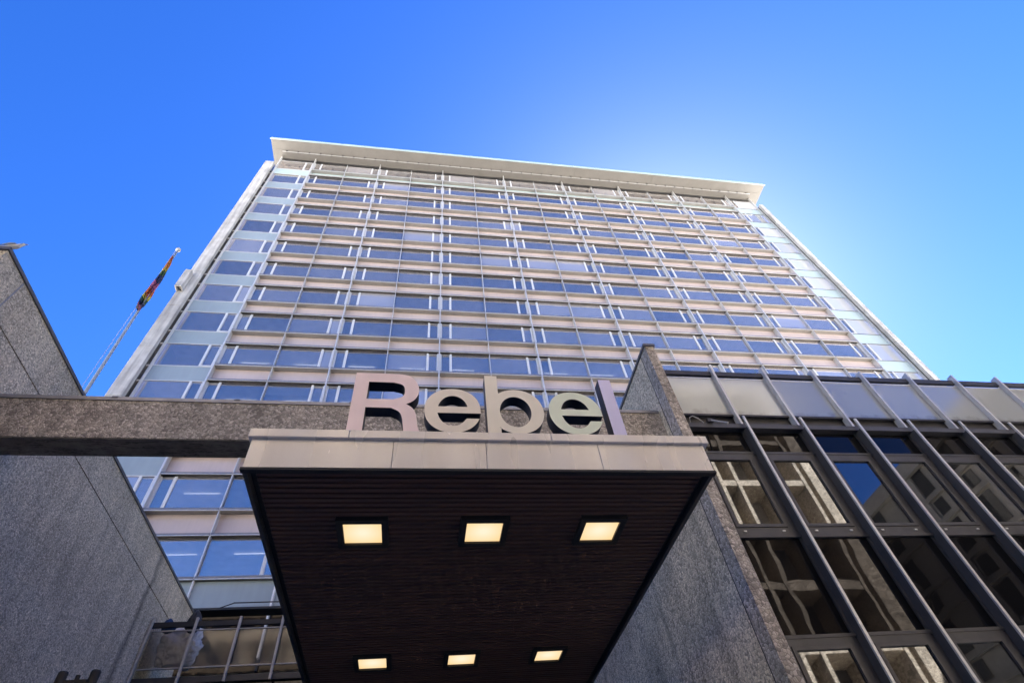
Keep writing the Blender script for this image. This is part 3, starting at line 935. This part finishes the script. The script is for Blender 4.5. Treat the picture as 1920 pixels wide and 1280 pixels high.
tag(part('black_sack', sack('black_sack', .20, .33, MT['black'], 2), None, (-6.36, YL + .27, .4535 * 17.25 + CZ)), 'black pointed sack leaning on the terrace handrail', 'sack')
tag(part('blue_sack', sack('blue_sack', .17, .2, bl, 5), None, (-7.02, YL + .27, .4475 * 17.25 + CZ)), 'small dark blue cloth bundle at the end of the terrace handrail', 'bundle')

# weeds on the roof edge behind the frosted balustrade
lf = [paint('weed_leaf_%d' % i, c, .6, 0, .2, 30) for i, c in enumerate([(.05, .12, .03), (.08, .18, .04)])]
WP = Vector((7.62, YC + .22, 6.9 + CZ))
block('planting_ledge', 5.2, XE, YC + .08, YC + .6, 6.91, .962 * 7.52 - .01, 'dark', gb)
WP.z = .962 * 7.52 - .01 + CZ
weed = thing('weed', WP, 'small green weed growing above the frosted balustrade of the glass building', 'weed')
rw = random.Random(5)
stems = MB(); leaves = []
for s in range(7):
    dx = rw.uniform(-.05, .45) if s else 0
    h = 1.68 if s == 0 else rw.uniform(1.25, 1.40)
    if s == 1:
        h = 1.6; dx = .05
    pts = [WP + Vector((dx * .3, 0, 0)), WP + Vector((dx * .6 + rw.uniform(-.03, .03), rw.uniform(-.02, .05), h * .5)), WP + Vector((dx + rw.uniform(-.04, .04), rw.uniform(-.03, .05), h))]
    stems.tube(pts, [.008, .006, .003], lf[0], 5)
    for q in range(16):
        a = rw.uniform(.72, 1.0); c = pts[1].lerp(pts[2], (a - .5) * 2)
        leaves.append((c, rw.uniform(0, 6.28), rw.uniform(-.6, .5), rw.uniform(.04, .085)))
part('stem', stems.mesh('stem'), weed)
for (c, a, e, s) in leaves:
    d = Vector((math.cos(a) * math.cos(e), math.sin(a) * math.cos(e), math.sin(e))); sd_ = d.cross(Vector((0, 0, 1))).normalized()
    m = MB().poly([c, c + d * s * .5 + sd_ * s * .3, c + d * s, c + d * s * .5 - sd_ * s * .3], lf[rw.randint(0, 1)])
    part('leaf', m.mesh('leaf'), weed)
# cable loop and small rod above the first windows
cb = MB().tube([(5.15, YC - .1, 6.87 + CZ), (5.17, YC - .12, 7.0 + CZ), (5.24, YC - .13, 7.03 + CZ), (5.33, YC - .13, 6.97 + CZ), (5.42, YC - .12, 6.87 + CZ)], .011, 'white', 6)
tag(part('loose_cable', cb.mesh('loose_cable', True), None), 'loose white cable loop lying on the ledge beside the concrete pier', 'cable')
rod = thing('wall_bracket', (5.58, YC - .12, 6.86 + CZ), 'small metal rod bracket hanging from the ledge over the first window', 'bracket')
part('rod', MB().tube([(5.56, YC - .13, 6.93 + CZ), (5.70, YC - .42, 6.60 + CZ)], .018, 'steel', 8).mesh('rod'), rod)
part('clamp', MB().box(5.50, 5.62, YC - .17, YC - .08, 6.862, 6.95, 'dark').mesh('clamp'), rod, (0, 0, CZ))

# ================================================================ street side opposite (seen in the glass)
# pebble concrete block with deep splayed windows
OY = -11.0; V = 15 - OY; OH = 30.0
ob = thing('opposite_concrete_building', (2, OY - 6, 0), 'brown pebble concrete building with deep splayed windows mirrored in the dark glass', 'building')
OX1 = .988 * V
part('building_block', bx(OX1 + 24.5, 11, OH - .1, 'joint'), ob, (-24.5, OY - 12.7, 0))
part('corner_pier', bx(1.15, 1.0, OH, 'agg_far'), ob, (OX1 - 1.15, OY - 1.0, 0))
part('end_wall', bx(.3, 11, OH, 'agg_far'), ob, (OX1 - .31, OY - 12.1, 0))
PER = .1245 * V; z_s0 = .622 * V + CZ                # one storey, the front edge of a sill
fins = [.925]
x = .925
pat = [.0895, .087, .043]
i = 0
while x > -.9:
    x -= pat[i % 3]; fins.append(x); i += 1
fins = [q * V for q in fins]
n0 = int(z_s0 // PER)


def splay(w, h, d, gm):
    """one window bay: sloped sill, splayed cheeks, recessed pane"""
    m = MB(); a = min(.2, w * .1)
    pz0, pz1 = .028 * V + .12, h - .25
    m.poly([(0, 0, 0), (w, 0, 0), (w - a, -d, pz0), (a, -d, pz0)], 'agg_far')
    m.poly([(0, 0, 0), (a, -d, pz0), (a, -d, pz1), (0, 0, h)], 'agg_far')
    m.poly([(w, 0, 0), (w, 0, h), (w - a, -d, pz1), (w - a, -d, pz0)], 'agg_far')
    m.poly([(0, 0, h), (a, -d, pz1), (w - a, -d, pz1), (w, 0, h)], 'agg_far')
    return m.mesh('window_surround'), a, pz0, pz1


_sp = {}
for xa_, xb_ in zip(fins[1:], fins):
    wd = round(xb_ - xa_ - .22, 2)
    part('fin', bx(.22, .95, OH, 'agg_far'), ob, (xb_ - .11, OY - .95, 0))
    hgt = PER - .42
    if wd not in _sp:
        sm, a, p0, p1 = splay(wd, hgt, 1.5, None)
        _sp[wd] = (sm, MB().poly([(a, -1.47, p0), (wd - a, -1.47, p0), (wd - a, -1.47, p1), (a, -1.47, p1)], 'dim_glass').mesh('pane'),
                   bx(wd, .5, .42, 'agg_far'))
    sm, pm, bd = _sp[wd]
    for k in range(-n0, 4):
        z = z_s0 + k * PER
        if z < 0 or z + PER > OH:
            continue
        o = part('window', sm, ob, (xa_ + .11, OY - .04, z)); part('pane', pm, o, (xa_ + .11, OY - .04, z))
        part('spandrel', bd, ob, (xa_ + .11, OY - .55, z + hgt))
part('parapet', bx(OX1 + 24.4, 1.1, 1.3, 'agg_far'), ob, (-24.4, OY - 1.12, OH - 1.2))
# pale stone block standing across the street corner
WX = 32.0; WT = .648 * WX + CZ
wb = thing('opposite_stone_building', (WX + 6, -9, 0), 'pale stone office building with rows of dark windows mirrored at the right of the glass', 'building')
wy0, wy1 = 15 - 1.09 * WX, 3.5
part('building_block', bx(14, wy1 - wy0, WT - .9, 'stone'), wb, (WX + .3, wy0, 0))
part('parapet', bx(14.6, wy1 - wy0 + .3, .95, 'stone'), wb, (WX - .05, wy0 - .15, WT - .95))
rowsW = [(.570, .625, 1.15), (.525, .553, .8), (.452, .508, 1.15), (.405, .435, .8), (.332, .388, 1.15), (.285, .315, .8), (.212, .268, 1.15), (.15, .19, .8), (.07, .13, 1.15)]
for zi, (za, zb2, ww) in enumerate(rowsW):
    yv = wy1 - 1.4; q = 0
    while yv - ww > wy0 + .4:
        part('window', bx(.06, ww, (zb2 - za) * WX, 'dim_glass'), wb, (WX + .245, yv - ww, za * WX + CZ))
        yv -= 2.05 if q % 2 else 2.75
        q += 1
    # stone courses between the rows
    part('string_course', bx(.22, wy1 - wy0, .16, 'stone'), wb, (WX + .081, wy0, za * WX + CZ - .42))
    part('string_course', bx(.22, wy1 - wy0, .16, 'stone'), wb, (WX + .081, wy0, zb2 * WX + CZ + .2))
yv = wy1 - .3; q = 0
while yv > wy0:
    part('pilaster', bx(.2, .7, WT - 1.0, 'stone'), wb, (WX + .1, yv - .7, 0)); yv -= 4.8
bm = bmesh.new(); bmesh.ops.create_cone(bm, cap_ends=True, segments=48, radius1=6.5, radius2=6.5, depth=7)
bmesh.ops.bevel(bm, geom=[e for e in bm.edges if abs(e.verts[0].co.z - e.verts[1].co.z) < .01 and e.verts[0].co.z > 0], offset=1.6, segments=5, affect='EDGES')
for f in bm.faces:
    f.smooth = True
me = bpy.data.meshes.new('roof_drum'); bm.to_mesh(me); bm.free(); me.materials.append(MT['black'])
part('roof_drum', me, wb, (45.2, 15 - 32, 26 + CZ - 3.5))
# far end closes the street
